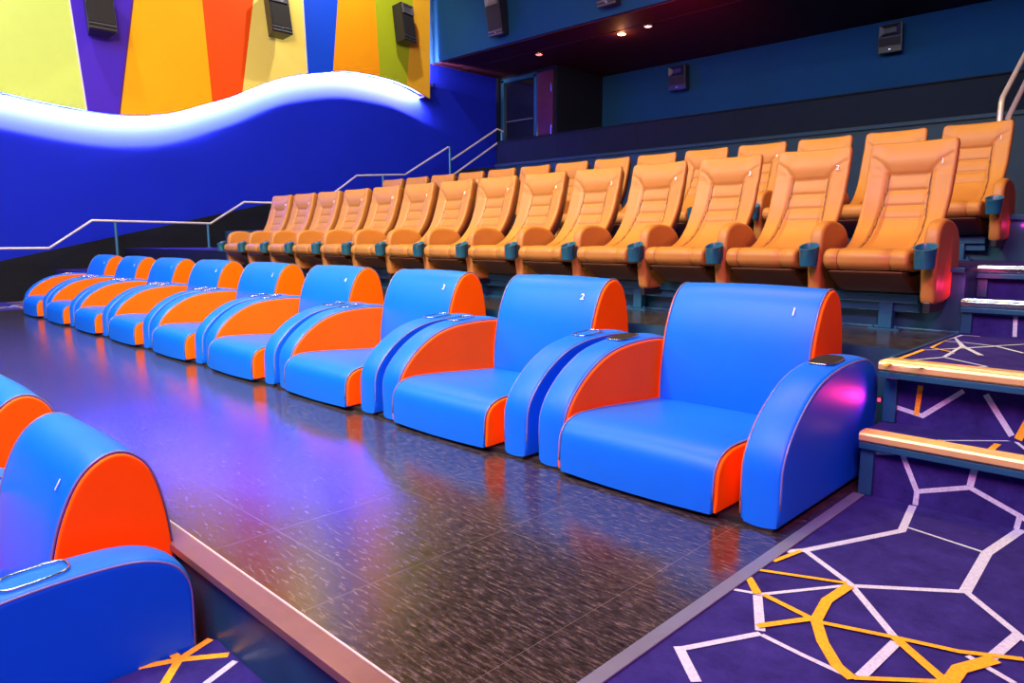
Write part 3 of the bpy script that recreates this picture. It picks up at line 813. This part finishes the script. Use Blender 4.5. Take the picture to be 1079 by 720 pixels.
# ------------------------------------------------------------------ ceiling lamps in the soffit
def downlight(loc, label, col, st, power, lc):
    t = thing('downlight', label, 'ceiling lamp', loc, 'soffit lamps')
    mb = MB(); ring = [(.085 * math.cos(k * PI / 10), .085 * math.sin(k * PI / 10), -.004) for k in range(20)]
    mb.tube(ring, .010, 6, closed=True); mb.build('trim_ring', 'chrome', t, smooth=True)
    mb = MB(); mb.add([(.078 * math.cos(k * PI / 10), .078 * math.sin(k * PI / 10), -.006) for k in range(20)] + [(.05 * math.cos(k * PI / 10), .05 * math.sin(k * PI / 10), -.022) for k in range(20)],
                      [(k, (k + 1) % 20, 20 + (k + 1) % 20, 20 + k) for k in range(20)] + [tuple(range(20, 40))])
    mb.build('lens', emit('lamp_' + label[:6], col, st), t)
    if power: point('downlight_glow', (loc[0], loc[1], loc[2] - .12), power, lc, .03)
downlight((-9.12, 12.5, ZS - .012), 'bright warm ceiling lamp in the maroon soffit', (1, .62, .2), 60, 9, (1, .35, .15))
downlight((-8.43, 12.42, ZS - .012), 'small pink ceiling lamp beside the bright warm one', (1, .35, .35), 3, 0, None)
downlight((-11.41, 12.52, ZS - .012), 'small dim red ceiling lamp above the entrance', (1, .15, .15), 3, 0, None)

# ------------------------------------------------------------------ doors of the vestibule
YD = 13.6
mb = MB()
for x in (-13.62, -12.46): mb.box(x - .045, x + .045, YD - .06, YD + .06, Z5, 5.06)
mb.box(-13.66, -12.42, YD - .06, YD + .06, 4.98, 5.08)
fr = struct(mb.build('door_1', 'frame_blue', bevel=.004))
mb = MB(); mb.box(-13.56, -12.52, YD - .0, YD + .04, Z5 + .01, 4.97); mb.build('leaf', plain('door_gloss', (.01, .012, .016), .06, 0, 1), fr)
mb = MB(); mb.box(-13.50, -12.6, YD - .03, YD - .0, 3.5, 3.54); mb.box(-13.50, -12.6, YD - .03, YD, 4.0, 4.02); mb.build('push_bar', 'grey_trim', fr)
fr2 = MB(); fr2.box(-12.41, -11.90, YD - .04, YD + .0, Z5, 5.06); fr2 = struct(fr2.build('door_2', 'maroon_door', bevel=.004))
for z in (3.55, 4.55):
    mb = MB(); mb.box(-11.945, -11.905, YD - .075, YD - .04, z, z + .22); mb.build('hinge', 'chrome', fr2, bevel=.003)
mb = MB(); mb.box(-12.40, -12.36, YD - .075, YD - .04, 3.5, 3.8); mb.build('handle', 'chrome', fr2, bevel=.003)

# ------------------------------------------------------------------ handrails
def handrail(label, rails, posts, r=.022, mat='rail_metal', group='stair handrails'):
    base_ = rails[0][0]
    t = thing('handrail', label, 'handrail', (base_[0], base_[1], 0), group)
    L = lambda p: (p[0] - base_[0], p[1] - base_[1], p[2])
    for rl in rails:
        mb = MB(); mb.tube([L(p) for p in rl], r, 8); mb.build('rail', mat, t, smooth=True, flat_ang=1.0)
    for p0, z1 in posts:
        mb = MB(); a = L(p0); mb.tube([a, (a[0], a[1], z1)], r * 1.05, 8); mb.tube([a, (a[0], a[1], a[2] + .01)], .05, 12)
        mb.build('post', 'post_metal', t, smooth=True, flat_ang=1.0)
XH = -13.0
handrail('pale metal handrail climbing beside the blue left wall behind the far armchairs',
         [[(XH, 1.4, .87), (XH, 2.98, .865), (XH, 3.61, 1.305), (XH, 5.52, 1.285), (XH, 6.17, 1.688), (XH, 6.9, 1.69)]],
         [((XH, 3.95, Z2), 1.29), ((XH, 5.47, Z3), 1.28), ((XH, 1.7, 0), .86)], .020)
handrail('metal handrail rising behind the first tan seats at the left wall',
         [[(XH, 6.93, 1.70), (XH, 8.05, 1.92), (XH, 8.64, 2.32), (XH, 9.9, 2.42)]], [((XH, 9.30, Z4 + .34), 2.36), ((XH, 7.2, Z4), 1.72)], .020)
handrail('double metal handrail rising to the entrance parapet',
         [[(XH, 9.93, 2.44), (XH, 11.15, 3.12)], [(XH + .0, 11.25, 2.84), (XH, 12.75, 3.70), (XH, 12.95, 3.66)], [(XH, 11.3, 2.50), (XH, 12.75, 3.36)]],
         [((XH, 11.2, Z4 + .9), 3.14), ((XH, 12.90, Z5), 3.68)], .022)
# loop rail at the right edge of the photo
XQ = -1.75
def rise(y, z0): return (XQ, y, z0 + .65 * (y - 9.0))
handrail('bright looped handrail at the right frame edge above the rear tan row',
         [[(XQ, 9.0, 2.16), (XQ, 9.0, 2.40), rise(9.03, 2.43), rise(11.9, 2.43)], [(XQ + .05, 9.1, 2.16), (XQ + .05, 9.12, 2.26), (XQ + .05, 11.9, 2.26 + .65 * 2.8)]],
         [((XQ + .025, 11.7, Z4), 3.95)], .028)
